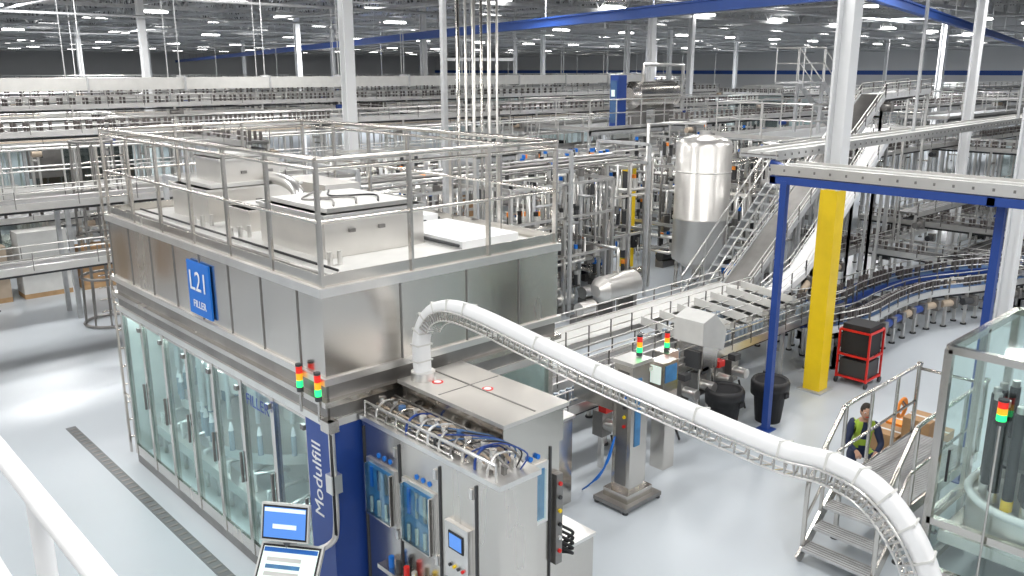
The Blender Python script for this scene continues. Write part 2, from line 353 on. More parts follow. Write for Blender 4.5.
for k in range(5):
    b.tube(cat([(5.68,5.36,1.5-k*.06),(5.8,5.3,1.4-k*.06),(5.82,5.4,1.28-k*.04),(5.72,5.5,1.12)],4),.016,'black',6)
b.cyl((5.8,5.55,1.1),(5.8,5.55,1.42),.05,'black'); b.cyl((5.8,5.55,1.42),(5.8,5.55,1.47),.055,'orange')
for x,y in ((5.1,6.6),(5.35,6.1)):
    b.cyl((x,y,2.86),(x,y,2.863),.06,'red'); b.cyl((x,y,2.863),(x,y,2.866),.038,'white')
b.box(5.28,5.3,5.35,6.92,2.86,2.866,'steel_dark'); b.box(4.88,XR,6.3,6.31,2.86,2.865,'steel_dark')
for k in range(11):
    x=4.46+.038*k; z=H+.04+.025*(k%5)
    b.tube([(x,6.95,z),(x,5.6-.12*(k%5),z),(x+.02,5.5-.12*(k%5),z-.08)],.012+.004*(k%3),('steel_bright','steel','steel_bright','warm','steel_dark')[k%5],6)
for k in range(11):
    y=5.1+k*.17; b.tube(cat([(4.46,y,H),(4.48,y,H+.1+.03*(k%3)),(4.64,y+.05,H+.16),(4.84,y+.02,H+.1),(4.85,y,H)],4),.013,('steel_bright','blue','steel','steel_dark','steel_bright','white')[k%6],6)
    b.cyl((4.6+.05*(k%2),y+.08,H),(4.6+.05*(k%2),y+.08,H+.16),.03,'steel_bright',seg=10); b.cyl((4.6+.05*(k%2),y+.08,H+.16),(4.6+.05*(k%2),y+.08,H+.2),.038,('steel','steel_tank','steel','beltblue','steel')[k%5],seg=10)
for k in range(40):
    x=4.46+random.random()*.33; y=5.0+k*.047; b.box(x,x+.03+random.random()*.06,y,y+.04,H,H+.04+random.random()*.1,random.choice(('steel_bright','steel_dark','offwhite','steel_bright','warm','steel','steel','dark')))
for k in range(6): b.tube(cat([(4.75,5.0+k*.05,H),(4.82,4.97+k*.08,H+.16),(4.7,5.2+k*.06,H+.22),(4.55,5.4+k*.16,H+.12),(4.5,5.5+k*.18,H)],5),.008,('blue','black','beltblue')[k%3],5)
b.tube([(4.43,4.95,H),(4.43,4.95,H+.18),(4.43,6.95,H+.18),(4.43,6.95,H)],.012,'steel_bright',6)
b.done(bevel=.004)
# ---------------------------------------------------------------- curved duct
b=MB('curved_cap_conveyor_duct')
path=cat([(5.05,6.78,2.85),(5.05,6.8,3.15),(5.06,6.78,3.38),(5.1,6.66,3.6),(5.16,6.42,3.7),(5.2,6.03,3.685),(5.2,5.2,3.59),(5.2,4.48,3.51),(5.2,3.46,3.43),(5.2,2.75,3.39),(5.2,2.4,3.42),(5.2,2.1,3.36),(5.2,1.86,3.17),(5.2,1.68,2.88),(5.2,1.55,2.4),(5.2,1.5,1.8),(5.2,1.5,.0)],6)
b.sweep(path,.065,.095,'white',16,n0=(0,1,0),sq=.6)
n=Vector((0,1,0)); T=[]
for i,pp in enumerate(path):
    t=(path[min(i+1,len(path)-1)]-path[max(i-1,0)]).normalized(); n=(n-t*n.dot(t)).normalized(); T.append((pp,t,n.copy(),t.cross(n)))
sgn=1 if T[30][2].z>0 else -1
for i in range(2,len(path)-1):
    st=6 if 30<i<58 else 4
    if i%st==0: b.beam(path[i],path[i]+T[i][1]*.015,.197,.138,'offwhite',up=T[i][2])
low=[a[0]-a[2]*.15*sgn+a[3]*.085 for a in T]; low2=[a[0]-a[2]*.15*sgn-a[3]*.085 for a in T]
s1=[a[0]-a[2]*.06*sgn+a[3]*.11 for a in T]; s2=[a[0]-a[2]*.06*sgn-a[3]*.11 for a in T]
for l in (low,low2,s1,s2): b.tube(l[14:],.009,'steel_bright',6)
for i in range(14,len(T)-1):
    seg=(T[i+1][0]-T[i][0]).length; m_=max(1,round(seg/.09))
    for k in range(m_):
        f=k/m_; a=low[i].lerp(low[i+1],f); c=low2[i].lerp(low2[i+1],f); e=s1[i].lerp(s1[i+1],f); g=s2[i].lerp(s2[i+1],f)
        b.beam(a,c,.012,.012,'steel'); b.beam(a,e,.012,.012,'steel'); b.beam(c,g,.012,.012,'steel')
b.cyl((5.05,6.78,2.84),(5.05,6.78,2.95),.13,'steel_bright'); b.done()
# ---------------------------------------------------------------- generic conveyor
def conveyor(pts,w=.5,belt='belt',prod=0,name='bottle_conveyor',leg_sp=2.4,side='steel_bright',gh=.25,hang=False,br=.6,pm='bottle'):
    b=MB(name); P=[Vector(p) for p in pts]; up=Vector((0,0,1))
    for a,c in zip(P[:-1],P[1:]):
        d=(c-a); L=d.length; t=d.normalized(); r=Vector((t.y,-t.x,0)).normalized()
        b.beam(a-up*.04,c-up*.04,w*.94,.03,belt); b.beam(a-up*.22,c-up*.22,w*.5,.04,'dark')
        for sg in (-1,1):
            o=r*sg*w/2; b.beam(a+o-up*.08,c+o-up*.08,.025,.15,side)
            for g in (.1,gh): b.cyl(a+o*.98+up*g,c+o*.98+up*g,.014,'steel_bright',seg=5)
            n=max(1,int(L/br))
            for i in range(n+1):
                p=a.lerp(c,i/n)+o*1.04; b.beam(p-up*.1,p+up*gh,.03,.012,'steel_dark')
        n=max(1,int(L/leg_sp))
        for i in range(n+1):
            p=a.lerp(c,i/n)
            if p.z<.3: continue
            for sg in (-1,1):
                q=p+r*sg*w*.42; b.beam(q-up*.1,Vector((q.x,q.y,.03)),.06,.06,'steel_bright'); b.cyl((q.x,q.y,0),(q.x,q.y,.03),.07,'dark',seg=8)
            k=p-up*min(.6,p.z*.5); b.beam(k-r*w*.42,k+r*w*.42,.05,.05,'steel')
            if i%2==0: k=p-up*.35+r*w*.6; b.cyl(k-t*.2,k+t*.15,.09,random.choice(('dark','steel_dark','warm','blue')),seg=8); b.beam(k+t*.15-up*.12,k+t*.15+up*.12,.2,.16,'steel_dark')
            if hang: b.cyl(p+up*.1,p+up*(8.9-p.z),.02,'galv',seg=5)
        if prod:
            n=int(L/prod); gap=0
            for i in range(n):
                if gap>0: gap-=1; continue
                if random.random()<.02: gap=random.randint(5,25)
                for sg in ((-.25,.25) if w>.45 else (0,)):
                    if random.random()<.15: continue
                    q=a+t*(i+.5)*prod+r*sg*w
                    b.cyl(q-up*.02,q+up*.2,.045,pm,seg=5)
    return b
def conv(*a,**k): return conveyor(*a,**k).done()
conv([(7.45,8.3,1.1),(17.5,8.3,1.1)],.35,prod=.14); conv([(7.45,9.2,1.1),(17,9.2,1.1)],.45,prod=.16)
conv([(7.45,10.3,1.25),(16.6,10.3,1.25)],.85,belt='offwhite')
conveyor([(16.6,10.3,1.25),(22.6,10.3,5.4),(25.5,10.3,5.5)],.65,belt='steel_dark',name='inclined_conveyor',side='galv').done()
conv([(16.4,9.35,1.2),(17.6,9.35,1.6),(18.6,9.35,2.3),(21.2,9.35,4.4)],.4,belt='white',side='white',name='inclined_conveyor')
def stairs(x0,y,z0,x1,z1,w=.8,name='steel_staircase'):
    b=MB(name); n=max(3,int(abs(z1-z0)/.2))
    for i in range(n):
        t=(i+.5)/n; x=x0+(x1-x0)*t; z=z0+(z1-z0)*(i+1)/n
        b.box(x-.13,x+.13,y-w/2,y+w/2,z-.03,z,'galv')
    for sg in (-1,1):
        yy=y+sg*w/2; b.beam((x0,yy,z0),(x1,yy,z1),.03,.22,'galv')
        b.rail([(x0,yy,z0+.1),(x1,yy,z1+.1)],h=1.0,kick=False,sp=1.1)
        if z0>1: b.beam((x0,yy,0),(x0,yy,z0),.1,.1,'galv')
        b.beam((x1,yy,0),(x1,yy,z1),.1,.1,'galv')
    return b
stairs(16.9,11.6,0,20.6,3.0).done()
b=stairs(30.5,14.9,3.9,27.8,5.6,w=.9)
b.box(26.4,27.8,14.4,15.4,5.55,5.6,'galv'); b.rail([(27.8,14.4,5.6),(26.4,14.4,5.6),(26.4,15.4,5.6),(27.8,15.4,5.6)],kick=False); b.done()
def walkway(x0,x1,y0,y1,z,name='elevated_walkway',m='galv'):
    b=MB(name); b.box(x0,x1,y0,y1,z-.06,z,m); b.box(x0,x1,y0,y0+.05,z-.2,z,m); b.box(x0,x1,y1-.05,y1,z-.2,z,m)
    b.rail([(x0,y0,z),(x1,y0,z),(x1,y1,z),(x0,y1,z),(x0,y0,z)],sp=1.4,r=.025)
    nx=max(1,int((x1-x0)/4)); ny=max(1,int((y1-y0)/4))
    for i in range(nx+1):
        for j in range(ny+1):
            x=x0+.05+(x1-x0-.1)*i/nx; y=y0+.05+(y1-y0-.1)*j/ny; b.beam((x,y,0),(x,y,z-.06),.1,.1,m)
    return b
walkway(20.6,26,11,12.2,3.0).done(); walkway(24,32,12.7,16,3.9).done()
walkway(-2,30,22.2,23.2,3.1).done(); walkway(0,40,33,34,4.3).done(); walkway(38,60,14,16,4.0).done()
for Y,z,xa,xb,ww,pr in ((18.6,2.3,3,15,.8,.22),(20.2,3.3,-3,13,.9,0),(24.5,4.5,-5,40,.6,.3),(26.5,2.1,-6,28,1.2,.3),(29,3.9,-6,40,.9,0),(31,4.9,-8,46,.7,.4),(36,5.05,2,50,.8,.5),(39,4.2,-8,34,1,0),(43,5.2,6,60,.8,.6),(50,5.3,-10,46,1,0),(60,5.4,12,80,1,0)):
    conv([(xa,Y,z),(xb,Y,z)],ww,prod=pr,leg_sp=3.2,br=1.2,hang=(Y in (31,43)),pm='bottlecap',belt=('warm' if Y in (29,39) else 'belt'))
for Y,z,xa,xb,ww,pr in ((12.6,3.4,26,60,.6,.3),(17.5,4.4,24,60,.8,.3),(20,3.2,22,55,.8,0),(11,1.1,22,50,.8,.25),(8.2,1.1,24,60,.7,.25),(9.6,2.2,24,60,.5,0),(6,1.1,24,40,.6,.2),(22.5,4.9,40,80,.8,0)):
    conv([(xa,Y,z),(xb,Y,z)],ww,prod=pr,leg_sp=3,br=1.2,pm='bottlecap')
for X,z,ya,yb in ((24,1.1,3,14),(26.5,1.6,2,12),(35,3.2,8,30),(50,4.6,10,50),(22,4.4,24,40),(10,4.3,20,34),(17,4.7,34,58),(2,4.6,32,60)):
    conv([(X,ya,z),(X,yb,z)],.6,prod=.3,leg_sp=3,br=1.2,pm='bottlecap')
conveyor(cat([(16.6,8.7,1.1),(17.6,8.4,1.1),(18.6,8.5,1.1),(20.5,8.4,1.1),(22.5,7.9,1.1),(24,7.2,1.1),(26,7,1.1),(30,7,1.1)],3),.5,belt='beltblue',prod=.15,leg_sp=1.4,side='blue',pm='bottlecap').done()
conveyor(cat([(15.8,7.9,.95),(17.2,7.6,.95),(18.8,7.7,.95),(20.5,7.6,.95),(22.3,6.9,.95),(25,6.2,.95)],3),.35,belt='beltblue',prod=.12,leg_sp=1.2,pm='bottlecap').done()
b=MB('stepped_transfer_chutes')
for i in range(7):
    x=12.6+i*.58; z=1.1+.02*i
    b.add([(x,8.6,z),(x+.45,8.6,z-.06),(x+.45,9.85,z+.06),(x,9.85,z+.12),(x,8.6,z+.16),(x+.03,8.6,z+.16),(x+.03,9.85,z+.28),(x,9.85,z+.28)],[(0,1,2,3),(0,3,7,4),(4,7,6,5),(0,4,5,1)],'offwhite')
    b.box(x,x+.47,8.55,8.61,z-.3,z+.02,'steel_bright'); b.box(x+.46,x+.49,8.6,9.85,z-.2,z,'steel_dark')
b.done()
b=MB('ventilation_duct'); b.box(-10,38,30,30.6,5.35,5.75,'offwhite')
for i in range(16): b.box(-10+i*3.2,-9.94+i*3.2,29.95,30.65,5.3,5.8,'galv'); b.cyl((-10+i*3.2,30.3,5.8),(-10+i*3.2,30.3,9.4),.02,'galv',seg=5)
b.done()
# ---------------------------------------------------------------- storage tank
b=MB('process_tank'); c=(19.92,13.62,0)
b.lathe(c,[(.05,.5),(.35,.56),(.76,.85),(.76,1.95),(.785,1.97),(.785,2.03),(.76,2.05),(.76,4.0),(.7,4.14),(.4,4.25),(.1,4.3),(0,4.31)],'steel_tank',32)
for k in range(4):
    a=math.pi/4+k*math.pi/2; x=c[0]+.62*math.cos(a); y=c[1]+.62*math.sin(a); b.cyl((x,y,0),(x,y,.95),.05,'steel'); b.cyl((x,y,0),(x,y,.02),.1,'steel')
b.cyl((c[0],c[1],4.26),(c[0],c[1],4.4),.15,'steel_bright'); b.ring((c[0],c[1],3.3),.77,.015,'steel_bright')
b.tube([(c[0],c[1],.55),(c[0],c[1],.3),(19,13.4,.3)],.05,'steel_bright'); b.tube([(c[0],c[1],4.36),(c[0],c[1],4.6),(18.9,14.3,4.6),(18.5,14.45,4.6),(18.5,14.45,.4)],.04,'steel_bright'); b.done()
# ---------------------------------------------------------------- pipe manifold
def piperack(name,x0,x1,y0,y1,zt,n,seed):
    rd=random.Random(seed); b=MB(name)
    for x in (x0,(x0+x1)/2,x1):
        for y in (y0,y1): b.beam((x,y,0),(x,y,zt),.08,.08,'steel_bright')
        for z in (zt*.45,zt): b.beam((x,y0,z),(x,y1,z),.08,.08,'steel_bright')
    for y in (y0,y1):
        for z in (zt*.45,zt*.75,zt): b.beam((x0,y,z),(x1,y,z),.08,.06,'steel_bright')
    for i in range(n):
        x=rd.uniform(x0,x1); y=rd.uniform(y0,y1); xb=rd.uniform(x0,x1); yb=rd.uniform(y0,y1); z=rd.choice((.5,.9,1.3,1.8,2.3,2.8,3.4)); z2=rd.uniform(.3,zt+.2); r=rd.choice((.02,.03,.04,.05))
        m=rd.choice(('steel_bright','steel','steel_bright','steel_dark','galv'))
        b.tube([(x,y,z2),(x,y,z),(xb,y,z),(xb,yb,z),(xb,yb,rd.choice((.2,zt)))],r,m,6)
        for _ in (0,1):
            k=rd.random(); vx=x+(xb-x)*k; b.cyl((vx,y,z+.04),(vx,y,z+.32),.05,rd.choice(('steel_bright','dark')),seg=8); b.cyl((vx,y,z+.32),(vx,y,z+.42),.06,rd.choice(('signblue','signblue','dark','orange','black','steel_dark','black','steel_bright')),seg=8)
        b.cyl((xb,yb,z-.1),(xb,yb,z+.1),r*1.8,'steel_dark',seg=8)
    for i in range(int(n/5)):
        x=rd.uniform(x0,x1); y=rd.uniform(y0,y1)
        b.cyl((x-.3,y,.35),(x+.3,y,.35),.16,rd.choice(('steel','signblue','steel_bright','dark')),seg=12); b.box(x-.3,x+.3,y-.15,y+.15,0,.2,'steel_dark')
        b.box(x-.15,x+.15,y,y+.1,1.1,1.6,rd.choice(('offwhite','dark','steel_dark','black')))
    return b.done()
piperack('valve_manifold',13.2,16.8,14.2,16.8,3.3,66,1); piperack('valve_manifold',17.0,18.9,14.6,18,3.6,50,2)
piperack('valve_manifold',12.2,15,18.5,20.5,3.8,30,3); piperack('valve_manifold',20.8,24,14.8,18.5,3.2,40,4); piperack('valve_manifold',9.5,12.5,14.6,17,3.4,34,5)
piperack('valve_manifold',26,33,17,21,3.6,50,6); piperack('valve_manifold',20.9,23.5,12.7,14.4,2.6,26,8)
b=MB('horizontal_buffer_tank'); b.cyl((15.4,13.3,.75),(16.6,13.3,.75),.34,'steel_tank',seg=20); b.cyl((15.2,13.3,.75),(15.4,13.3,.75),.15,'steel_tank',.34,seg=20); b.cyl((16.6,13.3,.75),(16.8,13.3,.75),.34,'steel_tank',.15,seg=20)
for x in (15.6,16.4): b.box(x-.05,x+.05,13.05,13.55,0,.5,'steel_dark')
b.tube([(16,13.3,1.1),(16,13.3,1.7),(16,14.1,1.7)],.04,'steel_bright'); b.cyl((14.6,13.3,.4),(15.1,13.3,.4),.17,'steel_tank'); b.box(14.5,15.1,13.1,13.5,0,.24,'steel_dark'); b.done()
b=MB('yellow_safety_cabinet'); b.box(20.3,20.6,16.5,16.8,0,3.2,'yellow'); b.box(20.25,20.3,16.55,16.75,.3,3,'dark'); b.box(20.2,20.7,16.4,16.9,3.2,3.3,'galv'); b.done()
b=MB('pipe_riser_bundle')
for k in range(6):
    x=11.2+k*.12; y=13.6-.1*k; b.tube([(x,y,0),(x,y,7.4+.12*k),(x+1.0+.1*k,y+.3,7.6+.12*k),(x+7,y+1.6,7.7+.12*k),(x+7.2,y+1.8,9.2)],.028 if k%2 else .04,'steel_tank' if k%3 else 'steel',8)
for z in (2.5,4.5,6.2): b.beam((11.0,13.8,z),(12.1,12.95,z),.06,.06,'galv')
b.beam((11.0,13.8,0),(11.0,13.8,9.4),.1,.1,'galv'); b.done()
b=MB('overhead_pipe_rack')
for k in range(7):
    y=14.2+k*.22; b.tube([(6,y,3.7+.04*(k%3)),(18,y,3.7+.04*(k%3))],.025+.01*(k%3),'steel_bright' if k%2 else 'steel_dark',6)
for x in range(6,19,3):
    b.beam((x,14.0,3.62),(x,15.8,3.62),.08,.08,'galv'); b.beam((x,14.0,0),(x,14.0,4.1),.08,.08,'galv'); b.beam((x,15.8,0),(x,15.8,4.1),.08,.08,'galv'); b.beam((x,14.0,4.1),(x,15.8,4.1),.08,.08,'galv')
b.done()
b=MB('caged_ladder'); cx,cy=6.46,21.3
for z,R in ((.05,.6),(1.2,.56),(2.2,.52),(3.2,.48),(4.4,.46)): b.ring((cx,cy,z),R,.035,'steel_dark')
for k in range(10):
    a=2*math.pi*k/10; b.beam((cx+.59*math.cos(a),cy+.59*math.sin(a),0.02),(cx+.46*math.cos(a),cy+.46*math.sin(a),4.4),.04,.035,'steel_dark')
for k in range(13): b.cyl((cx-.2,cy,.3+k*.3),(cx+.2,cy,.3+k*.3),.02,'steel',seg=6)
b.done()
def machine(x,y,sx,sy,sz,name='packing_machine',acc='signblue',zb=0):
    b=MB(name); b.box(x,x+sx,y,y+sy,zb+.1,zb+sz*.35,'steel'); b.box(x,x+sx,y,y+sy,zb+sz*.93,zb+sz,'steel_bright')
    for i in (0,.5,1):
        for j in (0,1): b.beam((x+sx*i,y+sy*j,zb),(x+sx*i,y+sy*j,zb+sz),.08,.08,'steel_bright')
    b.box(x+.02,x+sx-.02,y+.01,y+.02,zb+sz*.35,zb+sz*.93,'glass_clear'); b.box(x+.01,x+.02,y,y+sy,zb+sz*.35,zb+sz*.93,'glass_clear')
    b.box(x+sx*.2,x+sx*.8,y+sy*.3,y+sy*.7,zb+sz*.35,zb+sz*.8,'dark'); b.box(x+sx*.1,x+sx*.3,y-.06,y,zb+sz*.5,zb+sz*.8,acc)
    b.box(x+sx*.3,x+sx*.7,y+sy*.3,y+sy*.7,zb+sz,zb+sz+.35,'offwhite'); return b.done()
for i,a in enumerate(((34,7,4,3,2.6),(42,10,5,3,3),(30,22.5,4,3,3.2),(16,27.5,4,2.5,2.6),(2,28.5,5,2.5,2.4),(44,23,6,4,3.5),(26,27.5,5,3,3.4),(56,34,8,4,4.5),(8,36,6,3,4),(34,40,6,3,4.8),(60,12,6,3,4))): machine(*a,acc=('offwhite','dark','steel_dark')[i%3])
b=MB('palletised_goods')
for k in range(16):
    x=-2+k*1.5
    b.box(x,x+1.2,25.1,25.8,.13,1.2+.3*(k%3),('cardboard','warm','offwhite')[k%3]); b.box(x,x+1.2,25.1,25.8,0,.13,'wood')
b.done()
walkway(24,33,21.5,25,3.8,name='equipment_platform').done()
b=MB('blue_electrical_cabinet'); b.box(25.8,26.3,21.7,22.1,3.8,5.8,'blue'); b.box(25.76,25.8,21.75,22.05,4,5.6,'beltblue'); b.box(25.73,25.77,21.82,21.98,5,5.25,'screenwhite'); b.done()
b=MB('horizontal_process_vessel'); b.cyl((27.6,22.5,5),(30.2,22.5,5),.55,'steel',seg=20); b.cyl((27.4,22.5,5),(27.6,22.5,5),.3,'steel',.55,seg=20); b.cyl((30.2,22.5,5),(30.4,22.5,5),.55,'steel',.3,seg=20)
for x in (28,29.8): b.box(x-.1,x+.1,22.1,22.9,3.8,4.6,'steel_dark')
b.tube([(28.3,22.5,5.5),(28.3,22.5,6.2),(31,22.5,6.2),(31,22.5,3.8)],.06,'steel_bright'); b.done()
# ---------------------------------------------------------------- portal
b=MB('overhead_portal_conveyor')
def trough(p,q,w):
    p=Vector(p);q=Vector(q);t=(q-p).normalized(); r=Vector((t.y,-t.x,0)); up=Vector((0,0,1))
    b.beam(p,q,w,.04,'galv')
    for sg in (-1,1):
        b.beam(p+r*sg*w/2+up*.03,q+r*sg*w/2+up*.03,.03,.16,'steel_bright')
        b.beam(p+r*sg*w*.22+up*.05,q+r*sg*w*.22+up*.05,.12,.07,'offwhite')
    n=int((q-p).length/.25)
    for i in range(n):
        a=p.lerp(q,i/n)
        for sg in (-1,1): b.beam(a+r*sg*(w/2+.017)+up*.01,a+r*sg*(w/2+.017)+up*.05,.03,.01,'steel_dark')
        b.beam(a-r*w*.48+up*.03,a+r*w*.48+up*.03,.02,.02,'steel_dark')
trough((12.8,7.2,4.42),(12.8,-2,4.42),.8); trough((13.25,7.95,4.55),(30,8.4,4.6),.7)
for x,y in ((12.45,6.95),(12.9,3.9),(12.9,0.2)):
    b.beam((x,y,.02),(x,y,4.28),.11,.11,'blue'); b.beam((x,y,0),(x,y,.02),.26,.26,'blue')
for x in (20,27): b.beam((x,8.1,4.6),(x,8.1,9),.06,.06,'galv')
b.beam((12.45,7.2,4.29),(12.45,-2,4.29),.1,.12,'blue'); b.beam((13.15,7.2,4.29),(13.15,-2,4.29),.1,.12,'blue')
for y in (7.15,3.9,.2): b.beam((12.4,y,4.28),(13.3,y,4.28),.1,.12,'blue')
b.beam((13.15,7.2,4.29),(13.3,7.7,4.45),.1,.12,'blue'); b.done()
# ---------------------------------------------------------------- inspection unit
b=MB('inspection_pillar'); x,y=8.8,7.0
b.box(x-.18,x+.18,y-.16,y+.16,.1,2.1,'steel'); b.box(x-.185,x-.18,y-.1,y+.1,.3,2.0,'steel_dark'); b.box(x-.21,x+.21,y-.19,y+.19,2.1,2.15,'steel_bright')
b.box(x-.1,x+.02,y-.17,y-.16,.9,1.9,'windowblue'); b.box(x-.4,x+.4,y-.3,y+.3,.04,.1,'steel_dark'); b.box(x-.28,x+.28,y-.22,y+.22,.1,.22,'steel')
for dx in(-.36,.36):
    for dy in (-.26,.26): b.cyl((x+dx,y+dy,0),(x+dx,y+dy,.06),.04,'dark')
b.beam((x+.18,y,1.9),(x+.75,y,1.9),.06,.06,'steel'); b.box(x+.45,x+.8,y-.2,y+.06,1.55,2.0,'steel'); b.box(x+.5,x+.76,y-.21,y-.2,1.7,1.95,'windowblue'); b.box(x+.44,x+.45,y-.16,y+.02,1.68,1.94,'screenwhite')
for k in range(4): b.cyl((x-.19,y-.05,1.2+.14*k),(x-.21,y-.05,1.2+.14*k),.024,('red','yellow','dark','signblue')[k])
b.box(x-.15,x+.4,y+.2,y+.95,1.35,1.75,'steel'); b.box(x-.1,x+.1,y+.1,y+.3,1.4,1.6,'steel_dark')
for k in range(3): b.tube(cat([(x-.2,y+.1,1.0),(x-.4,y+.05+.05*k,.7-.1*k),(x-.45,y+.3,.3),(x-.3,y+.6,.03)],4),.012,'signblue',5)
b.box(x+1.1,x+1.36,y+.2,y+.46,0,1.9,'steel'); b.box(x+1.08,x+1.1,y+.24,y+.42,1.2,1.8,'dark')
b.box(x-.95,x-.65,y+.5,y+.8,0,1.3,'steel'); b.box(x-.98,x-.62,y+.47,y+.83,1.3,1.34,'steel_bright'); b.done()
stack(8.95,7.0,2.15,r=.04); stack(10.03,7.33,1.9,r=.04)
b=MB('accumulation_drive_units')
for k in range(8):
    x=9.2+k*.5; yy=7.95
    b.box(x,x+.22,yy-.1,yy+.1,.55,.95,'steel_dark'); b.cyl((x+.1,yy-.35,.75),(x+.1,yy-.1,.75),.09,'steel_bright'); b.box(x+.02,x+.2,yy-.15,yy,.95,1.06,('red' if k%3==0 else 'dark'))
    b.beam((x+.1,yy,0),(x+.1,yy,.55),.07,.07,'steel_bright'); b.tube([(x+.1,yy-.2,.6),(x+.1,yy-.3,.3),(x+.3,yy-.25,.02)],.02,'black',5)
b.done()
b=MB('label_dispenser_hood'); x,y=11.9,8.05
b.add([(x-.3,y-.3,1.5),(x+.35,y-.3,1.3),(x+.35,y+.3,1.3),(x-.3,y+.3,1.5),(x-.3,y-.3,1.9),(x+.05,y-.3,2.0),(x+.4,y-.3,1.65),(x-.3,y+.3,1.9),(x+.05,y+.3,2.0),(x+.4,y+.3,1.65)],
 [(0,1,6,5,4),(3,7,8,9,2),(4,5,8,7),(5,6,9,8),(1,2,9,6),(0,4,7,3),(0,3,2,1)],'offwhite')
b.box(x-.2,x+.25,y-.25,y+.25,1.0,1.45,'steel'); b.box(x-.25,x-.2,y-.2,y+.1,1.05,1.35,'dark'); b.cyl((x-.2,y-.2,0),(x-.2,y-.2,1.05),.03,'steel'); b.cyl((x+.2,y-.2,0),(x+.2,y-.2,1.05),.03,'steel'); b.done()
def bin_(x,y,n='black_trash_bin'):
    b=MB(n); b.lathe((x,y,0),[(0,.0),(.22,0),(.29,.68),(.32,.69),(.32,.74),(.28,.74),(.21,.05),(0,.05)],'rubber',24)
    b.lathe((x,y,0),[(.3,.55),(.325,.5),(.335,.72),(.3,.78),(.27,.74)],'black',24)
    for sg in (-1,1): b.box(x-.06,x+.06,y+sg*.31-.03,y+sg*.31+.03,.5,.58,'rubber')
    b.done()
bin_(11.9,7.45); bin_(12.85,7.15)
b=MB('red_wire_trolley'); x,y=15.85,6.95
for dx in(-.3,.3):
    for dy in(-.3,.3): b.beam((x+dx,y+dy,.1),(x+dx,y+dy,1.1),.035,.035,'red'); b.cyl((x+dx,y+dy-.02,.06),(x+dx,y+dy+.02,.06),.06,'dark')
for z in (.15,.6,1.1):
    for sg in(-1,1): b.beam((x-.3,y+sg*.3,z),(x+.3,y+sg*.3,z),.03,.04,'red'); b.beam((x+sg*.3,y-.3,z),(x+sg*.3,y+.3,z),.03,.04,'red')
b.box(x-.27,x+.27,y-.27,y+.27,.62,1.22,'rubber'); b.box(x-.27,x+.27,y-.27,y+.27,.15,.5,'dark'); b.done()
# ---------------------------------------------------------------- access platform right
b=MB('access_step_platform')
b.box(9.95,12.3,3.6,4.5,.76,.8,'galv'); b.box(9.95,12.3,3.58,3.62,.66,.8,'steel'); b.box(9.95,12.3,4.48,4.52,.66,.8,'steel'); b.box(9.93,9.97,3.6,4.5,.66,.8,'steel')
for i in range(45): b.box(9.97+i*.052,9.98+i*.052,3.63,4.47,.8,.806,'steel_dark')
for x in (10.0,11.1,12.25):
    for y in (3.64,4.46): b.beam((x,y,0),(x,y,.76),.05,.05,'steel'); b.cyl((x,y,0),(x,y,.02),.06,'dark')
for i in range(3):
    x=9.75-i*.25; z=.6-i*.2; b.box(x-.14,x+.12,3.62,4.48,z-.03,z,'galv')
    for k in range(5): b.box(x-.12+k*.05,x-.11+k*.05,3.64,4.46,z,z+.005,'steel_dark')
for y in (3.6,4.5):
    b.beam((9.98,y,.75),(9.1,y,.03),.03,.16,'steel')
    b.tube(cat([(9.2,y,.1),(9.2,y,.95),(9.3,y,1.15),(9.9,y,1.75),(10.1,y,1.85),(11,y,1.85),(12.2,y,1.85),(12.3,y,1.8),(12.3,y,.8)],4),.03,'steel',8)
    b.tube([(9.2,y,.55),(9.95,y,1.25),(12.3,y,1.3)],.02,'steel',6)
    for x,z0,z1 in ((9.6,.5,1.45),(10.05,.8,1.82),(10.8,.8,1.85),(11.6,.8,1.85)): b.cyl((x,y,z0),(x,y,z1),.026,'steel',seg=8)
b.tube([(12.3,3.6,1.8),(12.3,4.5,1.8)],.024,'steel'); b.done()
b=MB('orange_hose_coil')
for k in range(4): b.ring((11.95+.02*k,4.56,1.25),.13+.01*(k%2),.018,'orange',axis='y')
b.beam((11.95,4.5,1.3),(11.95,4.58,1.38),.04,.04,'steel'); b.done()
b=MB('cardboard_boxes_on_pallet')
for i in range(5): b.box(12.6,13.8,4.3+i*.22,4.42+i*.22,.1,.13,'wood')
for i in range(3): b.box(12.6+i*.55,12.7+i*.55,4.3,5.3,0,.1,'wood')
for x,y,z,m in ((12.65,4.35,.13,'cardboard'),(13.2,4.35,.13,'cardboard'),(12.65,4.85,.13,'cardboard'),(12.7,4.4,.48,'cardboard'),(13.2,4.85,.13,'orange')):
    b.box(x,x+.45,y,y+.4,z,z+.35,m); b.box(x+.2,x+.25,y-.002,y+.402,z+.35,z+.353,'offwhite')
b.done()
# ---------------------------------------------------------------- glass machine right
b=MB('glazed_rotary_labeller'); x0,x1,y0,y1,zt=10.0,12.3,.4,3.35,2.9
for x in (x0,(x0+x1)/2,x1):
    for y in (y0,(y0+y1)/2,y1):
        if x==(x0+x1)/2 and y==(y0+y1)/2: continue
        b.beam((x,y,0),(x,y,zt),.09,.09,'steel')
for z in (.1,.75,zt):
    for y in (y0,y1): b.beam((x0,y,z),(x1,y,z),.09,.09,'steel')
    for x in (x0,x1): b.beam((x,y0,z),(x,y1,z),.09,.09,'steel')
b.box(x0,x1,y0,y1,zt+.04,zt+.055,'glass_clear')
for y in (1.4,2.4): b.beam((x0,y,zt),(x1,y,zt),.06,.06,'steel')
b.box(x0,x0+.01,y0,y1,.1,zt,'glass_clear'); b.box(x0,x1,y1-.01,y1,.1,zt,'glass_clear'); b.box(x1-.01,x1,y0,y1,.75,zt,'glass_clear')
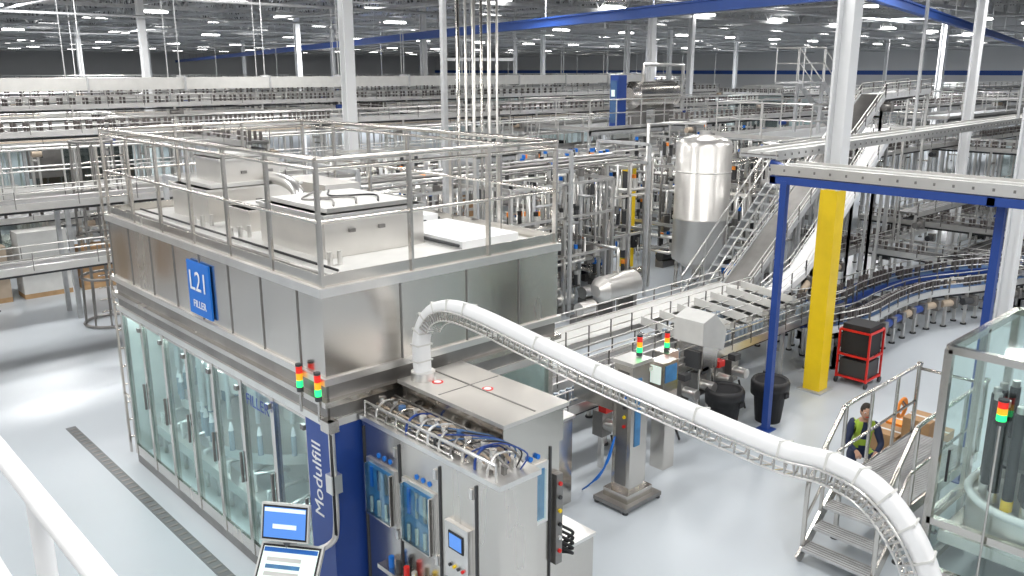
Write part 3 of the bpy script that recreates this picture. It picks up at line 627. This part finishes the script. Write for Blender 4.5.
b.box(x0+.1,x1-.1,y0+.1,y1-.1,.45,.6,'steel'); cx,cy=10.85,2.4
b.cyl((cx,cy,.6),(cx,cy,1.0),.78,'steel_tank',seg=40); b.ring((cx,cy,1.05),.78,.05,'white',40); b.cyl((cx,cy,.95),(cx,cy,2.5),.25,'dark'); b.cyl((cx,cy,1.55),(cx,cy,1.6),.6,'steel_dark',seg=36)
for k in range(18):
    a=2*math.pi*k/18; x=cx+.62*math.cos(a); y=cy+.62*math.sin(a); b.cyl((x,y,1.18),(x,y,2.25),.06,'black',seg=10); b.cyl((x,y,1.05),(x,y,1.18),.065,'yellow' if k%4==0 else 'steel_bright',seg=10); b.cyl((x,y,2.25),(x,y,2.33),.045,'steel_bright',seg=10)
b.cyl((x0-.03,y1-.15,1.3),(x0-.03,y1-.15,1.7),.015,'black'); b.done()
stack(9.9,2.7,2.2,r=.055,pole=0.0)
# ---------------------------------------------------------------- floor drain and foreground railing
b=MB('floor_drain_channel'); b.box(3.64,3.8,7.5,15.2,0,.006,'drain')
for i in range(51): b.box(3.66,3.78,7.55+i*.15,7.6+i*.15,.006,.01,'steel_dark')
b.done()
b=MB('mezzanine_guardrail')
b.cyl((.43,-1,5.0),(.43,5.5,5.0),.026,'white',seg=14); b.cyl((.43,-1,4.5),(.43,5.5,4.5),.02,'white',seg=10)
for y in (-1,.6,2.15,3.9,5.5): b.cyl((.43,y,3.9),(.43,y,5.0),.024,'white',seg=12)
b.box(-1.2,.46,-1.5,5.6,3.8,3.9,'galv')
for y in (-1.3,5.4): b.beam((-1,y,0),(-1,y,3.8),.12,.12,'galv'); b.beam((.3,y,0),(.3,y,3.8),.12,.12,'galv')
b.done()
# ---------------------------------------------------------------- crouching worker
def skin(name,J,E,mats,classify,parent):
    me=bpy.data.meshes.new(name); keys=list(J); me.from_pydata([J[k][0] for k in keys],[(keys.index(a),keys.index(c)) for a,c in E],[])
    o=bpy.data.objects.new(name,me); C.objects.link(o)
    m=o.modifiers.new('s','SKIN'); m.use_smooth_shade=True
    for i,k in enumerate(keys):
        r=J[k][1]; me.skin_vertices[0].data[i].radius=(r,r) if not isinstance(r,tuple) else r
    me.skin_vertices[0].data[0].use_root=True
    su=o.modifiers.new('u','SUBSURF'); su.levels=2; su.render_levels=2
    dg=bpy.context.evaluated_depsgraph_get(); dg.update(); nm=bpy.data.meshes.new_from_object(o.evaluated_get(dg))
    bpy.data.objects.remove(o); no=bpy.data.objects.new(name,nm); C.objects.link(no); no.parent=parent
    nm.materials.clear()
    for x in mats: nm.materials.append(MATS[x])
    for p in nm.polygons: p.material_index=classify(p.center); p.use_smooth=True
    return no
wk=empty('crouching_worker',(11.95,5.1,0)); wk.rotation_euler=(0,0,math.radians(215))
J={'pelvis':((0,0,.42),.14),'waist':((.06,0,.56),.13),'chest':((.14,0,.78),.15),'neck0':((.18,0,.95),.07),'neck':((.2,0,1.02),.055),
'shL':((.15,.17,.9),.075),'elL':((.3,.24,.66),.05),'wrL':((.48,.14,.6),.035),'shR':((.15,-.17,.9),.075),'elR':((.3,-.24,.66),.05),'wrR':((.48,-.14,.6),.035),
'hipL':((.02,.1,.4),.1),'knL':((.38,.17,.5),.07),'anL':((.14,.16,.1),.05),'toL':((.32,.17,.05),.04),'hipR':((.02,-.1,.4),.1),'knR':((.4,-.17,.42),.07),'anR':((.12,-.16,.12),.05),'toR':((.3,-.17,.05),.04)}
E=[('pelvis','waist'),('waist','chest'),('chest','neck0'),('neck0','neck'),('neck0','shL'),('shL','elL'),('elL','wrL'),('neck0','shR'),('shR','elR'),('elR','wrR'),('pelvis','hipL'),('hipL','knL'),('knL','anL'),('anL','toL'),('pelvis','hipR'),('hipR','knR'),('knR','anR'),('anR','toR')]
def cl(c):
    if c.z>.98: return 2
    if c.z<.13: return 3
    if c.z>.5 and c.x<.3 and .035<abs(c.y)<.14: return 1
    if .6<c.z<.68 and c.x<.3 and abs(c.y)<.2: return 1
    return 0
skin('body',J,E,['navy','hivis','skin','black'],cl,wk)
for sg,nm in ((1,'left'),(-1,'right')):
    H_={'w':((.46,.14*sg,.605),.03),'p':((.53,.12*sg,.58),.034)}; Ed=[('w','p')]
    for k in range(4):
        y=(.12+(-.03+.02*k))*sg; l=(.035,.04,.038,.03)[k]
        H_['a%d'%k]=((.56,y,.575),.0095); H_['b%d'%k]=((.56+l,y,.56),.009); H_['c%d'%k]=((.565+l,y,.535),.008); Ed+=[('p','a%d'%k),('a%d'%k,'b%d'%k),('b%d'%k,'c%d'%k)]
    H_['t']=((.53,(.12-.045)*sg,.57),.01); H_['t2']=((.56,(.12-.05)*sg,.55),.009); Ed+=[('p','t'),('t','t2')]
    skin('hand_'+nm,H_,Ed,['skin'],lambda c:0,wk)
b=MB('head'); c=(.235,0,1.13)
def blob(c,rx,ry,rz,m,seg=14,zmin=-1,zmax=1):
    n=10; vs=[];fs=[]
    for i in range(n+1):
        z=zmin+(zmax-zmin)*i/n; r=math.sqrt(max(0,1-z*z))
        for j in range(seg): a=2*math.pi*j/seg; vs.append((c[0]+rx*r*math.cos(a),c[1]+ry*r*math.sin(a),c[2]+rz*z))
    for i in range(n):
        for j in range(seg): fs.append((i*seg+j,i*seg+(j+1)%seg,(i+1)*seg+(j+1)%seg,(i+1)*seg+j))
    b.add(vs,fs,m,True)
blob(c,.095,.078,.12,'skin'); blob((c[0]-.015,c[1],c[2]+.02),.1,.085,.115,'hair',zmin=-.1); blob((c[0]-.04,0,c[2]-.01),.08,.082,.1,'hair')
blob((c[0]+.095,0,c[2]-.01),.02,.013,.025,'skin',8)
for sg in (-1,1): blob((c[0]+.08,sg*.032,c[2]+.015),.014,.014,.01,'white',8); blob((c[0]+.09,sg*.032,c[2]+.015),.007,.007,.007,'black',6); blob((c[0],sg*.08,c[2]),.02,.012,.03,'skin',8)
b.box(c[0]+.078,c[0]+.09,-.025,.025,c[2]-.055,c[2]-.047,'red'); b.done(parent=wk)
